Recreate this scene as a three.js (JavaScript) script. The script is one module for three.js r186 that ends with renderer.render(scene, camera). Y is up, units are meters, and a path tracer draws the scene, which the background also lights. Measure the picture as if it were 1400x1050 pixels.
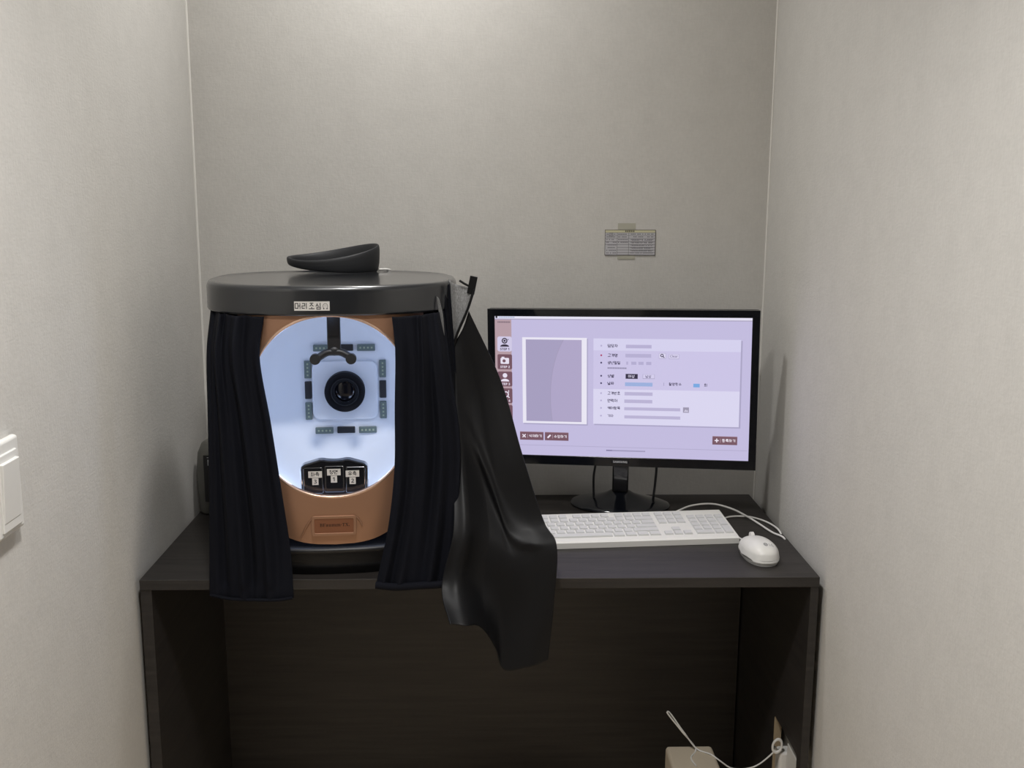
import * as THREE from 'three';
import { RoundedBoxGeometry } from 'three/addons/geometries/RoundedBoxGeometry.js';
import { mergeGeometries } from 'three/addons/utils/BufferGeometryUtils.js';
import { RectAreaLightUniformsLib } from 'three/addons/lights/RectAreaLightUniformsLib.js';
import { Brush, Evaluator, SUBTRACTION } from 'three-bvh-csg';

// ---------------------------------------------------------------- camera, light, exposure
const scene = new THREE.Scene();
const camera = new THREE.PerspectiveCamera(40.47, 1400 / 1050, 0.05, 20);
camera.rotation.order = 'YXZ';
camera.position.set(0.0089, 1.4153, 1.7423);
camera.rotation.set(-0.1851, -0.0242, 0.0043);
scene.add(camera);
const renderer = new THREE.WebGLRenderer({ antialias: true });
renderer.toneMapping = THREE.LinearToneMapping;
renderer.toneMappingExposure = 0.93;
renderer.shadowMap.enabled = true;
RectAreaLightUniformsLib.init();
scene.background = new THREE.Color(0x000000);

// recessed ceiling downlights: [x, z, lens radius, candela, beam half angle in degrees]
const CEILING = 2.3;
const LAMPS = [[-0.12, 0.9, 0.07, 9.3, 70], [-0.14, -0.15, 0.06, 2.7, 88]];
const LAMP_COLOUR = new THREE.Color().setRGB(1.0, 0.985, 0.965);
for (const [x, z, r, cd, deg] of LAMPS) {
  const l = new THREE.SpotLight(LAMP_COLOUR, cd, 0, deg * Math.PI / 180, 1, 2);
  l.position.set(x, CEILING - 0.02, z); l.target.position.set(x, 0, z);
  l.castShadow = true; l.shadow.radius = r / 0.02; l.shadow.mapSize.set(2048, 2048);
  scene.add(l, l.target);
}

// ---------------------------------------------------------------- helpers
let seed = 7;
const rnd = () => { seed = (seed * 1664525 + 1013904223) >>> 0; return seed / 4294967296; };
const V = (a) => new THREE.Vector3(...a);
const used = {};
function numbered(n) { used[n] = (used[n] || 0) + 1; return used[n] === 1 ? n : n + '_' + String(used[n] - 1).padStart(3, '0'); }
function mesh(name, geo, mat, parent) {
  const m = new THREE.Mesh(Array.isArray(geo) ? mergeGeometries(geo.map((g) => { const q = g.index ? g.toNonIndexed() : g; for (const k of Object.keys(q.attributes)) if (!['position', 'normal', 'uv'].includes(k)) q.deleteAttribute(k); return q; })) : geo, mat);
  m.castShadow = m.receiveShadow = true;
  m.name = parent ? name : numbered(name);
  (parent || scene).add(m);
  return m;
}
function thing(name, label, category, pos = [0, 0, 0], turn = 0) {
  const g = new THREE.Group();
  g.name = numbered(name);
  g.position.set(...pos); g.rotation.y = turn;
  g.userData = { label, category };
  scene.add(g);
  return g;
}
const tag = (o, label, category) => { o.userData.label = label; o.userData.category = category; return o; };
const struct = (o) => { o.userData.kind = 'structure'; return o; };
function box(w, h, d, x = 0, y = 0, z = 0) {           // uv in metres
  const g = new THREE.BoxGeometry(w, h, d), uv = g.attributes.uv, dims = [[d, h], [d, h], [w, d], [w, d], [w, h], [w, h]];
  for (let f = 0; f < 6; f++) for (let i = 0; i < 4; i++) { const k = f * 4 + i; uv.setXY(k, uv.getX(k) * dims[f][0], uv.getY(k) * dims[f][1]); }
  return g.translate(x, y, z);
}
const rbox = (w, h, d, r, x = 0, y = 0, z = 0, seg = 3) => new RoundedBoxGeometry(w, h, d, seg, r).translate(x, y, z);
const tube = (pts, r, n = 60, rs = 8) => new THREE.TubeGeometry(new THREE.CatmullRomCurve3(pts.map(V)), n, r, rs, false);
const curve = (pts) => new THREE.CatmullRomCurve3(pts.map(V));
function std(r, g, b, rough, extra = {}) { return new THREE.MeshPhysicalMaterial({ color: new THREE.Color().setRGB(r, g, b), roughness: rough, side: THREE.DoubleSide, ...extra }); }
function canvasTex(w, h, draw, srgb = true) {
  const c = document.createElement('canvas'); c.width = w; c.height = h;
  draw(c.getContext('2d'), w, h);
  const t = new THREE.CanvasTexture(c);
  if (srgb) t.colorSpace = THREE.SRGBColorSpace;
  t.anisotropy = 8;
  return t;
}
function dataTex(n, fn, srgb, repeat) {
  const d = new Uint8Array(n * n * 4);
  for (let y = 0; y < n; y++) for (let x = 0; x < n; x++) { const c = fn(x / n, y / n, x, y), i = (y * n + x) * 4; d[i] = c[0]; d[i + 1] = c[1]; d[i + 2] = c[2]; d[i + 3] = 255; }
  const t = new THREE.DataTexture(d, n, n);
  t.wrapS = t.wrapT = THREE.RepeatWrapping; t.magFilter = THREE.LinearFilter; t.minFilter = THREE.LinearMipmapLinearFilter; t.generateMipmaps = true;
  if (srgb) t.colorSpace = THREE.SRGBColorSpace;
  t.repeat.set(repeat, repeat); t.needsUpdate = true;
  return t;
}
// tiling value noise
function noiseGrid(nx, ny) { const g = Array.from({ length: nx * ny }, rnd); return (u, v) => { const x = u * nx, y = v * ny, i = Math.floor(x), j = Math.floor(y), a = x - i, b = y - j, s = a * a * (3 - 2 * a), t = b * b * (3 - 2 * b), q = (p, r) => g[((r % ny) + ny) % ny * nx + ((p % nx) + nx) % nx]; return (q(i, j) * (1 - s) + q(i + 1, j) * s) * (1 - t) + (q(i, j + 1) * (1 - s) + q(i + 1, j + 1) * s) * t; }; }
// grid surface from a function p(u, v)
function surface(fn, nu, nv, flip = false) {
  const pos = [], uv = [], idx = [];
  for (let j = 0; j <= nv; j++) for (let i = 0; i <= nu; i++) { const p = fn(i / nu, j / nv); pos.push(p.x ?? p[0], p.y ?? p[1], p.z ?? p[2]); uv.push(i / nu, j / nv); }
  for (let j = 0; j < nv; j++) for (let i = 0; i < nu; i++) { const a = j * (nu + 1) + i, b = a + 1, c = a + nu + 1, d = c + 1; flip ? idx.push(a, b, c, b, d, c) : idx.push(a, c, b, b, c, d); }
  const g = new THREE.BufferGeometry();
  g.setAttribute('position', new THREE.Float32BufferAttribute(pos, 3));
  g.setAttribute('uv', new THREE.Float32BufferAttribute(uv, 2));
  g.setIndex(idx); g.computeVertexNormals();
  return g;
}
// sheet of cloth with thickness between four border curves (Coons patch) and folds
function cloth(top, bottom, left, right, nu, nv, fold, thick = 0.0022) {
  const T = curve(top), B = curve(bottom), L = curve(left), R = curve(right);
  const c00 = V(left[0]), c10 = V(right[0]), c01 = V(left[left.length - 1]), c11 = V(right[right.length - 1]);
  const at = (u, v) => {
    const p = T.getPoint(u).multiplyScalar(1 - v).addScaledVector(B.getPoint(u), v).addScaledVector(L.getPoint(v), 1 - u).addScaledVector(R.getPoint(v), u);
    p.addScaledVector(c00, -(1 - u) * (1 - v)).addScaledVector(c10, -u * (1 - v)).addScaledVector(c01, -(1 - u) * v).addScaledVector(c11, -u * v);
    if (fold) p.add(V(fold(u, v)));
    return p;
  };
  const front = surface(at, nu, nv), P = front.attributes.position, N = front.attributes.normal;
  const pos = [], uv = [], idx = [...front.index.array], n = P.count, w = nu + 1;
  for (let i = 0; i < n; i++) { pos.push(P.getX(i), P.getY(i), P.getZ(i)); uv.push(front.attributes.uv.getX(i), front.attributes.uv.getY(i)); }
  for (let i = 0; i < n; i++) { pos.push(P.getX(i) - N.getX(i) * thick, P.getY(i) - N.getY(i) * thick, P.getZ(i) - N.getZ(i) * thick); uv.push(front.attributes.uv.getX(i), front.attributes.uv.getY(i)); }
  const f = front.index.array; for (let k = 0; k < f.length; k += 3) idx.push(f[k] + n, f[k + 2] + n, f[k + 1] + n);
  const rim = []; for (let i = 0; i <= nu; i++) rim.push(i); for (let j = 1; j <= nv; j++) rim.push(j * w + nu); for (let i = nu - 1; i >= 0; i--) rim.push(nv * w + i); for (let j = nv - 1; j > 0; j--) rim.push(j * w);
  for (let k = 0; k < rim.length; k++) { const a = rim[k], b = rim[(k + 1) % rim.length]; idx.push(a, b, a + n, b, b + n, a + n); }
  const g = new THREE.BufferGeometry();
  g.setAttribute('position', new THREE.Float32BufferAttribute(pos, 3)); g.setAttribute('uv', new THREE.Float32BufferAttribute(uv, 2)); g.setIndex(idx); g.computeVertexNormals();
  return g;
}
// Korean lettering drawn stroke by stroke
const INITIAL = 'ㄱㄲㄴㄷㄸㄹㅁㅂㅃㅅㅆㅇㅈㅉㅊㅋㅌㅍㅎ', MEDIAL = 'ㅏㅐㅑㅒㅓㅔㅕㅖㅗㅘㅙㅚㅛㅜㅝㅞㅟㅠㅡㅢㅣ', FINAL = ' ㄱㄲㄳㄴㄵㄶㄷㄹㄺㄻㄼㄽㄾㄿㅀㅁㅂㅄㅅㅆㅇㅈㅊㅋㅌㅍㅎ';
const CONS = {
  ㄱ: [[0, .05, 1, .05, .9, 1]], ㄴ: [[0, 0, 0, .95, 1, .95]], ㄷ: [[1, .05, 0, .05, 0, .95, 1, .95]], ㄹ: [[0, .02, 1, .02, 1, .5, 0, .5, 0, .98, 1, .98]], ㅁ: [[0, 0, 1, 0, 1, 1, 0, 1, 0, 0]],
  ㅂ: [[0, 0, 0, 1, 1, 1, 1, 0], [0, .5, 1, .5]], ㅅ: [[.5, 0, .45, .5, 0, 1], [.47, .45, 1, 1]], ㅈ: [[0, .05, 1, .05], [.5, .05, .45, .5, 0, 1], [.47, .5, 1, 1]], ㅊ: [[.3, -.12, .7, -.12], [0, .15, 1, .15], [.5, .15, .45, .55, 0, 1], [.47, .55, 1, 1]],
  ㅋ: [[0, .05, 1, .05, .9, 1], [0, .5, .95, .5]], ㅌ: [[1, .05, 0, .05, 0, .95, 1, .95], [0, .5, 1, .5]], ㅍ: [[0, .05, 1, .05], [0, .95, 1, .95], [.3, .05, .3, .95], [.7, .05, .7, .95]], ㅎ: [[.3, -.1, .7, -.1], [0, .14, 1, .14]], ㅇ: [],
};
const VERT = { ㅏ: [[.3, 0, .3, 1], [.3, .5, 1, .5]], ㅑ: [[.3, 0, .3, 1], [.3, .35, 1, .35], [.3, .65, 1, .65]], ㅐ: [[.1, 0, .1, 1], [.8, 0, .8, 1], [.1, .5, .8, .5]], ㅓ: [[.7, 0, .7, 1], [0, .5, .7, .5]], ㅔ: [[.45, .05, .45, .95], [.95, 0, .95, 1], [0, .5, .45, .5]], ㅕ: [[.7, 0, .7, 1], [0, .35, .7, .35], [0, .62, .7, .62]], ㅣ: [[.5, 0, .5, 1]] };
const HORI = { ㅗ: [[0, .9, 1, .9], [.5, .1, .5, .9]], ㅜ: [[0, .3, 1, .3], [.5, .3, .5, 1]], ㅡ: [[0, .5, 1, .5]] };
const MIX = { ㅘ: ['ㅗ', 'ㅏ'], ㅚ: ['ㅗ', 'ㅣ'], ㅝ: ['ㅜ', 'ㅓ'], ㅢ: ['ㅡ', 'ㅣ'] };
function syllable(g, ch, x, y, s) {
  const c = ch.charCodeAt(0) - 0xac00, ini = INITIAL[Math.floor(c / 588)], med = MEDIAL[Math.floor(c / 28) % 21], fin = FINAL[c % 28];
  const put = (strokes, X, Y, W, H) => { for (const st of strokes) { g.beginPath(); for (let i = 0; i < st.length; i += 2) g[i ? 'lineTo' : 'moveTo'](x + s * (X + st[i] * W), y + s * (Y + st[i + 1] * H)); g.stroke(); } };
  const con = (j, X, Y, W, H) => {
    const twin = { ㅉ: 'ㅈ', ㄲ: 'ㄱ', ㅆ: 'ㅅ' }[j];
    if (twin) { con(twin, X, Y, W * .45, H); con(twin, X + W * .55, Y, W * .45, H); return; }
    put(CONS[j], X, Y, W, H);
    if (j === 'ㅇ' || j === 'ㅎ') { const k = j === 'ㅎ' ? .36 : 0; g.beginPath(); g.ellipse(x + s * (X + W / 2), y + s * (Y + H * (.5 + k / 2)), s * W * .45, s * H * (.5 - k / 2), 0, 0, 7); g.stroke(); }
  };
  const h = fin === ' ' ? .92 : .55;
  if (VERT[med]) { con(ini, .04, .08, .46, h * .8); put(VERT[med], .58, 0, .38, h); }
  else if (HORI[med]) { con(ini, .18, .02, .62, h * .52); put(HORI[med], .02, h * .6, .94, h * .4); }
  else { const [a, b] = MIX[med]; con(ini, .08, .04, .42, h * .5); put(HORI[a], .0, h * .6, .6, h * .34); put(VERT[b], .66, 0, .32, h); }
  if (fin !== ' ') con(fin, .2, .66, .6, .3);
}
function hangul(g, text, x, y, s, colour, weight = .1, gap = 1.08) { g.strokeStyle = colour; g.lineWidth = s * weight; g.lineCap = 'butt'; g.lineJoin = 'miter'; [...text].forEach((ch, i) => ch !== ' ' && syllable(g, ch, x + i * s * gap, y, s)); }

// ---------------------------------------------------------------- surfaces
const nA = noiseGrid(9, 9), nB = noiseGrid(128, 40), nC = noiseGrid(40, 128), nD = noiseGrid(5, 90), nE = noiseGrid(11, 220), nF = noiseGrid(200, 200);
const paperColour = dataTex(512, (u, v) => { const k = 230 + 4 * nB(u, v) + 4 * nC(u, v) + 4 * nA(u, v) + 3 * nF(u, v); return [k, k * 0.99, k * 0.972]; }, true, 3.2);
const paperBump = dataTex(512, (u, v) => { const k = 90 * nB(u, v) + 90 * nC(u, v) + 70 * nF(u, v); return [k, k, k]; }, false, 3.2);
const wallMat = new THREE.MeshStandardMaterial({ color: new THREE.Color().setRGB(0.66, 0.656, 0.645), map: paperColour, bumpMap: paperBump, bumpScale: 0.0003, roughness: 0.78 });
const ceilMat = std(0.7, 0.7, 0.69, 0.9);
const floorMat = std(0.78, 0.65, 0.49, 0.5);
const caulk = std(0.74, 0.72, 0.68, 0.5);
const grain = (lo, hi, tint) => (u, v) => { const k = lo + (hi - lo) * (0.5 * nD(u, v) + 0.35 * nE(u, v) + 0.15 * nF(u, v)); return [k, k * tint[0], k * tint[1]]; };
const deskTopMat = new THREE.MeshPhysicalMaterial({ map: dataTex(512, grain(31, 52, [0.92, 0.87]), true, 1.4), roughness: 0.5, bumpMap: dataTex(512, grain(0, 255, [1, 1]), false, 1.4), bumpScale: 0.00025 });
const deskMat = deskTopMat;
const M = {
  lid: std(0.012, 0.0135, 0.0165, 0.3, { clearcoat: 0.85, clearcoatRoughness: 0.12 }),
  shell: std(0.022, 0.023, 0.025, 0.35, { clearcoat: 0.6, clearcoatRoughness: 0.2 }),
  gold: std(0.36, 0.2, 0.125, 0.42, { metalness: 0.55 }),
  goldEdge: std(0.75, 0.52, 0.4, 0.25, { metalness: 0.7 }),
  goldDark: std(0.24, 0.12, 0.075, 0.45, { metalness: 0.5 }),
  gloss: std(0.006, 0.007, 0.01, 0.15, { clearcoat: 1, clearcoatRoughness: 0.05 }),
  lensBody: std(0.004, 0.004, 0.006, 0.6, { specularIntensity: 0.4 }),
  satin: std(0.01, 0.01, 0.012, 0.45),
  rubber: std(0.014, 0.015, 0.018, 0.55),
  bowl: std(0.6, 0.62, 0.66, 0.6),
  led: std(0.1, 0.13, 0.12, 0.4),
  ledDot: std(0.3, 0.34, 0.24, 0.4),
  sticker: std(0.62, 0.6, 0.57, 0.6),
  whitePlastic: std(0.72, 0.71, 0.68, 0.38),
  keyPlastic: std(0.6, 0.6, 0.6, 0.45),
  greyPlastic: std(0.42, 0.42, 0.41, 0.5),
  cord: std(0.7, 0.69, 0.66, 0.45),
  beige: std(0.5, 0.43, 0.33, 0.6),
  felt: std(1, 1, 1, 0.95, { map: dataTex(256, (u, v) => { const k = 95 + 85 * (0.6 * nB(u, v) + 0.4 * nF(u, v)); return [k, k, k]; }, true, 1), bumpMap: dataTex(256, (u, v) => { const k = 255 * nF(u, v); return [k, k, k]; }, false, 1), bumpScale: 0.001 }),
  curtain: std(0.0028, 0.0034, 0.0068, 0.85, { specularIntensity: 0.35, sheen: 0.06, sheenRoughness: 0.6, sheenColor: new THREE.Color().setRGB(0.08, 0.09, 0.13) }),
  cape: std(0.0035, 0.0035, 0.0042, 0.5, { specularIntensity: 0.5, sheen: 0.03, sheenRoughness: 0.5, sheenColor: new THREE.Color().setRGB(0.1, 0.1, 0.11) }),
};

// ---------------------------------------------------------------- room
const XL = -0.609, XR = 0.6125, ZB = -0.513, ZF = 2.7, TH = 0.12;
struct(mesh('wall_back', box(XR - XL + 2 * TH, CEILING, TH, (XL + XR) / 2, CEILING / 2, ZB - TH / 2), wallMat));
struct(mesh('wall_left', box(TH, CEILING, ZF - ZB, XL - TH / 2, CEILING / 2, (ZF + ZB) / 2), wallMat));
struct(mesh('wall_right', box(TH, CEILING, ZF - ZB, XR + TH / 2, CEILING / 2, (ZF + ZB) / 2), wallMat));
struct(mesh('wall_front', [box(0.25, CEILING, TH, XL + 0.125 - 0.0, CEILING / 2, ZF + TH / 2), box(XR - XL - 1.0, CEILING, TH, XR - (XR - XL - 1.0) / 2, CEILING / 2, ZF + TH / 2), box(0.75, CEILING - 2.03, TH, XL + 0.25 + 0.375, (CEILING + 2.03) / 2, ZF + TH / 2)], wallMat));
struct(mesh('floor', box(XR - XL + 2 * TH, 0.1, ZF - ZB + 2 * TH, (XL + XR) / 2, -0.05, (ZF + ZB) / 2), floorMat));
struct(mesh('ceiling', box(XR - XL + 2 * TH, 0.1, ZF - ZB + 2 * TH, (XL + XR) / 2, CEILING + 0.05, (ZF + ZB) / 2), ceilMat));
const door = struct(mesh('door_1', box(0.75, 2.03, 0.04, XL + 0.625, 1.015, ZF + 0.07), std(0.03, 0.025, 0.022, 0.5)));
mesh('door_handle', rbox(0.12, 0.02, 0.02, 0.008, XL + 0.9, 1.0, ZF + 0.03), std(0.4, 0.4, 0.4, 0.3, { metalness: 1 }), door);
struct(mesh('trim_1', new THREE.CylinderGeometry(0.0028, 0.0028, CEILING, 10).translate(XL + 0.001, CEILING / 2, ZB + 0.001), caulk));
struct(mesh('trim_2', new THREE.CylinderGeometry(0.0022, 0.0022, CEILING, 10).translate(XR - 0.001, CEILING / 2, ZB + 0.001), caulk));

for (const [x, z, r] of LAMPS) {
  const t = thing('ceiling_lamp', z > 0 ? 'round recessed ceiling downlight above the standing place' : 'round recessed ceiling downlight right above the desk', 'lamp', [x, CEILING, z]);
  mesh('trim_ring', new THREE.LatheGeometry([[r, -0.001], [r + 0.003, -0.006], [r + 0.014, -0.004], [r + 0.016, 0]].map(([a, b]) => new THREE.Vector2(a, b)), 48), M.whitePlastic, t);
  mesh('lens', new THREE.CylinderGeometry(r, r, 0.004, 48).translate(0, -0.002, 0), new THREE.MeshStandardMaterial({ color: 0xffffff, emissive: LAMP_COLOUR, emissiveIntensity: 4 }), t);
}

// ---------------------------------------------------------------- desk
const H = 0.74, DD = 0.511;
{
  const t = thing('desk', 'dark brown wood desk filling the alcove', 'desk', [0, 0, 0]);
  mesh('desktop', rbox(1.2, 0.019, DD, 0.0012, 0, H - 0.0095, -DD / 2, 2), deskTopMat, t).geometry = (() => { const g = rbox(1.2, 0.019, DD, 0.0012, 0, H - 0.0095, -DD / 2, 2), p = g.attributes.position, n = g.attributes.normal, uv = g.attributes.uv; for (let i = 0; i < p.count; i++) Math.abs(n.getY(i)) > 0.7 ? uv.setXY(i, p.getX(i), p.getZ(i)) : Math.abs(n.getZ(i)) > 0.7 ? uv.setXY(i, p.getX(i), p.getY(i)) : uv.setXY(i, p.getZ(i), p.getY(i)); return g; })();
  const sideH = H - 0.019;
  mesh('side_panel', box(0.0194, sideH, DD - 0.004, -0.6 + 0.0097, sideH / 2, -DD / 2 - 0.001), deskMat, t);
  const ev = new Evaluator(); ev.useGroups = false;
  const a = new Brush(box(0.0145, sideH, DD - 0.004, 0.6 - 0.00725, sideH / 2, -DD / 2 - 0.001)), b = new Brush(rbox(0.06, 0.2, 0.152, 0.008, 0.6, 0.28, -0.102)); a.updateMatrixWorld(); b.updateMatrixWorld();
  mesh('side_panel', ev.evaluate(a, b, SUBTRACTION).geometry, deskMat, t).userData.label = 'right side panel with cable cutout';
  mesh('cut_edge', box(0.0144, 0.198, 0.003, 0.6 - 0.00725, 0.28, -0.1765), std(0.36, 0.28, 0.18, 0.9), t).userData.label = 'raw chipboard edge of the cutout';
  mesh('back_panel', box(1.2 - 0.036, sideH - 0.0, 0.014, 0.0, sideH / 2, -DD + 0.03), deskMat, t);
}

// ---------------------------------------------------------------- face imaging machine
const MO = [-0.271, H, -0.17], MT = 5 * Math.PI / 180;
const machine = thing('imaging_machine', 'dark grey hooded face imaging machine with glowing rose gold opening', 'machine', MO, MT);
const sup = (a, b, n, t) => { const c = Math.cos(t), s = Math.sin(t); return [a * Math.sign(c) * Math.abs(c) ** (2 / n), b * Math.sign(s) * Math.abs(s) ** (2 / n)]; };
const LA = 0.223, LB = 0.175, LN = 2.5;
{
  // lid: closed superellipse drum with rounded rims and a shallow tray edge on top
  const prof = [[0, 0.465, 0], [-0.004, 0.465, 1], [-0.001, 0.466, 1], [0, 0.469, 1], [0, 0.505, 1], [-0.0012, 0.5105, 1], [-0.004, 0.514, 1], [-0.009, 0.5155, 1], [-0.014, 0.5145, 1], [-0.02, 0.5135, 1], [0, 0.5135, 0]];
  mesh('lid', surface((u, v) => { const k = v * (prof.length - 1), [d, y, f] = prof[Math.round(k)], [x, z] = sup((LA + d) * f, (LB + d) * f, LN, u * Math.PI * 2); return [x, y, z]; }, 160, prof.length - 1, true), M.lid, machine);
  // shell: side and back wall, open at the front
  mesh('shell', (() => {
    const th = (u) => Math.PI * (1.12 - 0.0) + u * 0, a0 = Math.PI * 0.86, a1 = Math.PI * 2.14;
    const wall = (o) => surface((u, v) => { const [x, z] = sup(LA - 0.008 - o, LB - 0.008 - o, LN, a0 + (a1 - a0) * u); return [x, 0.03 + 0.437 * v, z]; }, 90, 6, o === 0);
    return [wall(0), wall(0.006)];
  })(), M.shell, machine);
  // base
  mesh('base', (() => { const pr = [[-0.03, 0, 0], [-0.03, 0, 1], [-0.028, 0.02, 1], [-0.022, 0.04, 1], [-0.012, 0.046, 1], [-0.012, 0.052, 1], [-0.02, 0.056, 1], [-0.02, 0.056, 0]]; return surface((u, v) => { const [d, y, f] = pr[Math.round(v * (pr.length - 1))], [x, z] = sup((LA + d) * f, (LB + d) * f, LN, u * Math.PI * 2); return [x, y, z]; }, 120, pr.length - 1, true); })(), M.satin, machine);
}
// gold bezel on a bowed front
const HC = 0.307, HRX = 0.142, HRY = 0.157;
const bow = (x) => 0.168 - 0.9 * x * x - 6 * x ** 4 - 16 * Math.max(0, Math.abs(x) - 0.112) ** 2;
const holePt = (t, g = 0) => { const c = Math.cos(t), s = Math.sin(t); let y = HC + (HRY + g) * s; return [(HRX + g) * Math.sign(c) * Math.abs(c) ** 0.92, y]; };
const outerPt = (t) => {
  const c = Math.cos(t), s = Math.sin(t), X = 0.16, top = 0.466;
  const k = Math.min(X / Math.max(1e-4, Math.abs(c)), s > 0 ? (top - HC) / Math.max(1e-4, s) : 10);
  let x = c * k, y = HC + s * k;
  if (s < 0) { const q = Math.max(0, -s); x = X * Math.sign(c) * Math.abs(c) ** 0.55; y = HC - (HC - 0.0605) * q ** 0.75 + 0.9 * x * x * (q > 0.3 ? 1 : q / 0.3); }
  return [x, y];
};
{
  mesh('bezel', surface((u, v) => { const t = u * Math.PI * 2, a = holePt(t, 0.003), b = outerPt(t), x = a[0] + (b[0] - a[0]) * v, y = a[1] + (b[1] - a[1]) * v; return [x, y, bow(x) - 0.028 * Math.max(0, (0.13 - y) / 0.07) ** 2 * 0.3]; }, 120, 14), M.gold, machine);
  mesh('bezel_lip', surface((u, v) => { const t = u * Math.PI * 2, k = [[0.003, 0], [0.001, 0.0012], [-0.001, 0.0004], [-0.0015, -0.003], [0.0, -0.012]][Math.round(v * 4)], a = holePt(t, k[0]); return [a[0], a[1], bow(a[0]) + k[1]]; }, 120, 4, true), M.goldEdge, machine);
  // glowing bowl behind the bezel
  const BX = 0.012, bowlZ = (r) => -0.02 + 0.15 * r ** 8;
  const bowl = mesh('light_bowl', surface((u, v) => { const t = u * Math.PI * 2, r = v * 1.0; return [BX * (1 - r) + 0.168 * r * Math.cos(t), HC + 0.176 * r * Math.sin(t), bowlZ(r)]; }, 90, 40), M.bowl, machine);
  bowl.userData.label = 'white lit bowl behind the opening';
  // hidden ring of lamps behind the bezel
  const ledCol = new THREE.Color().setRGB(0.5, 0.66, 1.0);
  mesh('lamp_ring', surface((u, v) => { const t = u * Math.PI * 2, q = v * Math.PI * 2; return [(0.154 + 0.004 * Math.cos(q)) * Math.cos(t), HC + (0.168 + 0.003 * Math.cos(q)) * Math.sin(t) , bow(0.154 * Math.cos(t)) - 0.018 + 0.003 * Math.sin(q)]; }, 90, 8), new THREE.MeshStandardMaterial({ color: 0xffffff, emissive: ledCol, emissiveIntensity: 3 }), machine);
  for (let k = 0; k < 10; k++) {
    const t = (k + 0.5) / 10 * Math.PI * 2, l = new THREE.PointLight(ledCol, 0.0072, 0, 2);
    l.position.set(0.143 * Math.cos(t), HC + 0.156 * Math.sin(t), bow(0.143 * Math.cos(t)) - 0.032); l.castShadow = true; machine.add(l); l.name = 'lamp_light';
  }
  // camera plate and lens
  const CX = 0.0145, CY = 0.302, PZ = -0.02;
  const plate = new THREE.Shape(); { const a = 0.058, b = 0.053, r = 0.014; plate.moveTo(-a + r, -b); plate.lineTo(a - r, -b); plate.quadraticCurveTo(a, -b, a, -b + r); plate.lineTo(a, b - r); plate.quadraticCurveTo(a, b, a - r, b); plate.lineTo(-a + r, b); plate.quadraticCurveTo(-a, b, -a, b - r); plate.lineTo(-a, -b + r); plate.quadraticCurveTo(-a, -b, -a + r, -b); }
  mesh('camera_plate', new THREE.ExtrudeGeometry(plate, { depth: 0.004, bevelEnabled: true, bevelSize: 0.003, bevelThickness: 0.003, bevelSegments: 3, curveSegments: 8 }).translate(CX, CY, PZ), M.bowl, machine);
  const lathe = (pts) => new THREE.LatheGeometry(pts.map(([r, z]) => new THREE.Vector2(r, z)), 48).rotateX(Math.PI / 2).translate(CX, CY, PZ + 0.004);
  const lens = mesh('lens', lathe([[0.0375, 0], [0.0375, 0.02], [0.0365, 0.022], [0.034, 0.022], [0.033, 0.018], [0.027, 0.016], [0.0265, 0.018], [0.025, 0.018], [0.0245, 0.014], [0.019, 0.012]]), M.lensBody, machine);
  mesh('lens_ring', lathe([[0.0262, 0.0165], [0.0258, 0.0195], [0.0248, 0.0195], [0.0245, 0.0165]]), M.rubber, lens);
  mesh('lens_glass', new THREE.SphereGeometry(0.03, 32, 12, 0, Math.PI * 2, 0, 0.7).rotateX(Math.PI / 2).scale(1, 1, 0.6).translate(CX, CY, PZ + 0.004 - 0.004), std(0.004, 0.004, 0.006, 0.12), lens);
  // little lamp windows round the camera
  const win = [];
  for (const [i, s] of [[-1, 0], [0, 1], [1, 0]]) { win.push([i * 0.0405, 0.081, 0, s], [i * 0.0405, -0.0765, 0, s], [-0.0685, i * 0.0395 + 0.001, 1, s], [0.0705, i * 0.0395 + 0.001, 1, s]); }
  for (const [x, y, up, dark] of win) {
    const w = up ? 0.0125 : 0.0335, h = up ? 0.0335 : 0.0125, r = Math.hypot((Math.abs(x) + w / 2) / 0.16, (Math.abs(y) + h / 2) / 0.172), z = bowlZ(r);
    const o = mesh('lamp_window', rbox(w, h, 0.005, 0.0015, CX + x, CY + y, z + 0.002, 2), dark ? M.satin : M.led, machine);
    if (!dark) for (let k = 0; k < 4; k++) { const d = (k - 1.5) * 0.007; mesh('lamp_dot', box(0.0032, 0.0032, 0.001, CX + x + (up ? 0 : d), CY + y + (up ? d : 0), z + 0.0048), M.ledDot, o); }
  }
  // forehead rest hanging from the lid
  const rest = mesh('forehead_rest', [rbox(0.023, 0.075, 0.008, 0.002, 0.005, 0.436, 0.132), ...[-1, 1].map((s) => tube([[0.005, 0.398, 0.132], [0.005 + s * 0.012, 0.397, 0.132], [0.005 + s * 0.03, 0.387, 0.134]], 0.0066, 20, 10)), new THREE.SphereGeometry(0.0105, 20, 12).scale(1.1, 0.85, 0.6).translate(0.005, 0.4, 0.132)], M.satin, machine);
  for (const s of [-1, 1]) mesh('pad', new THREE.CylinderGeometry(0.0092, 0.0092, 0.012, 24).rotateX(Math.PI / 2).translate(0.003 + s * 0.0305, 0.3865, 0.136), M.rubber, rest);
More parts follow.
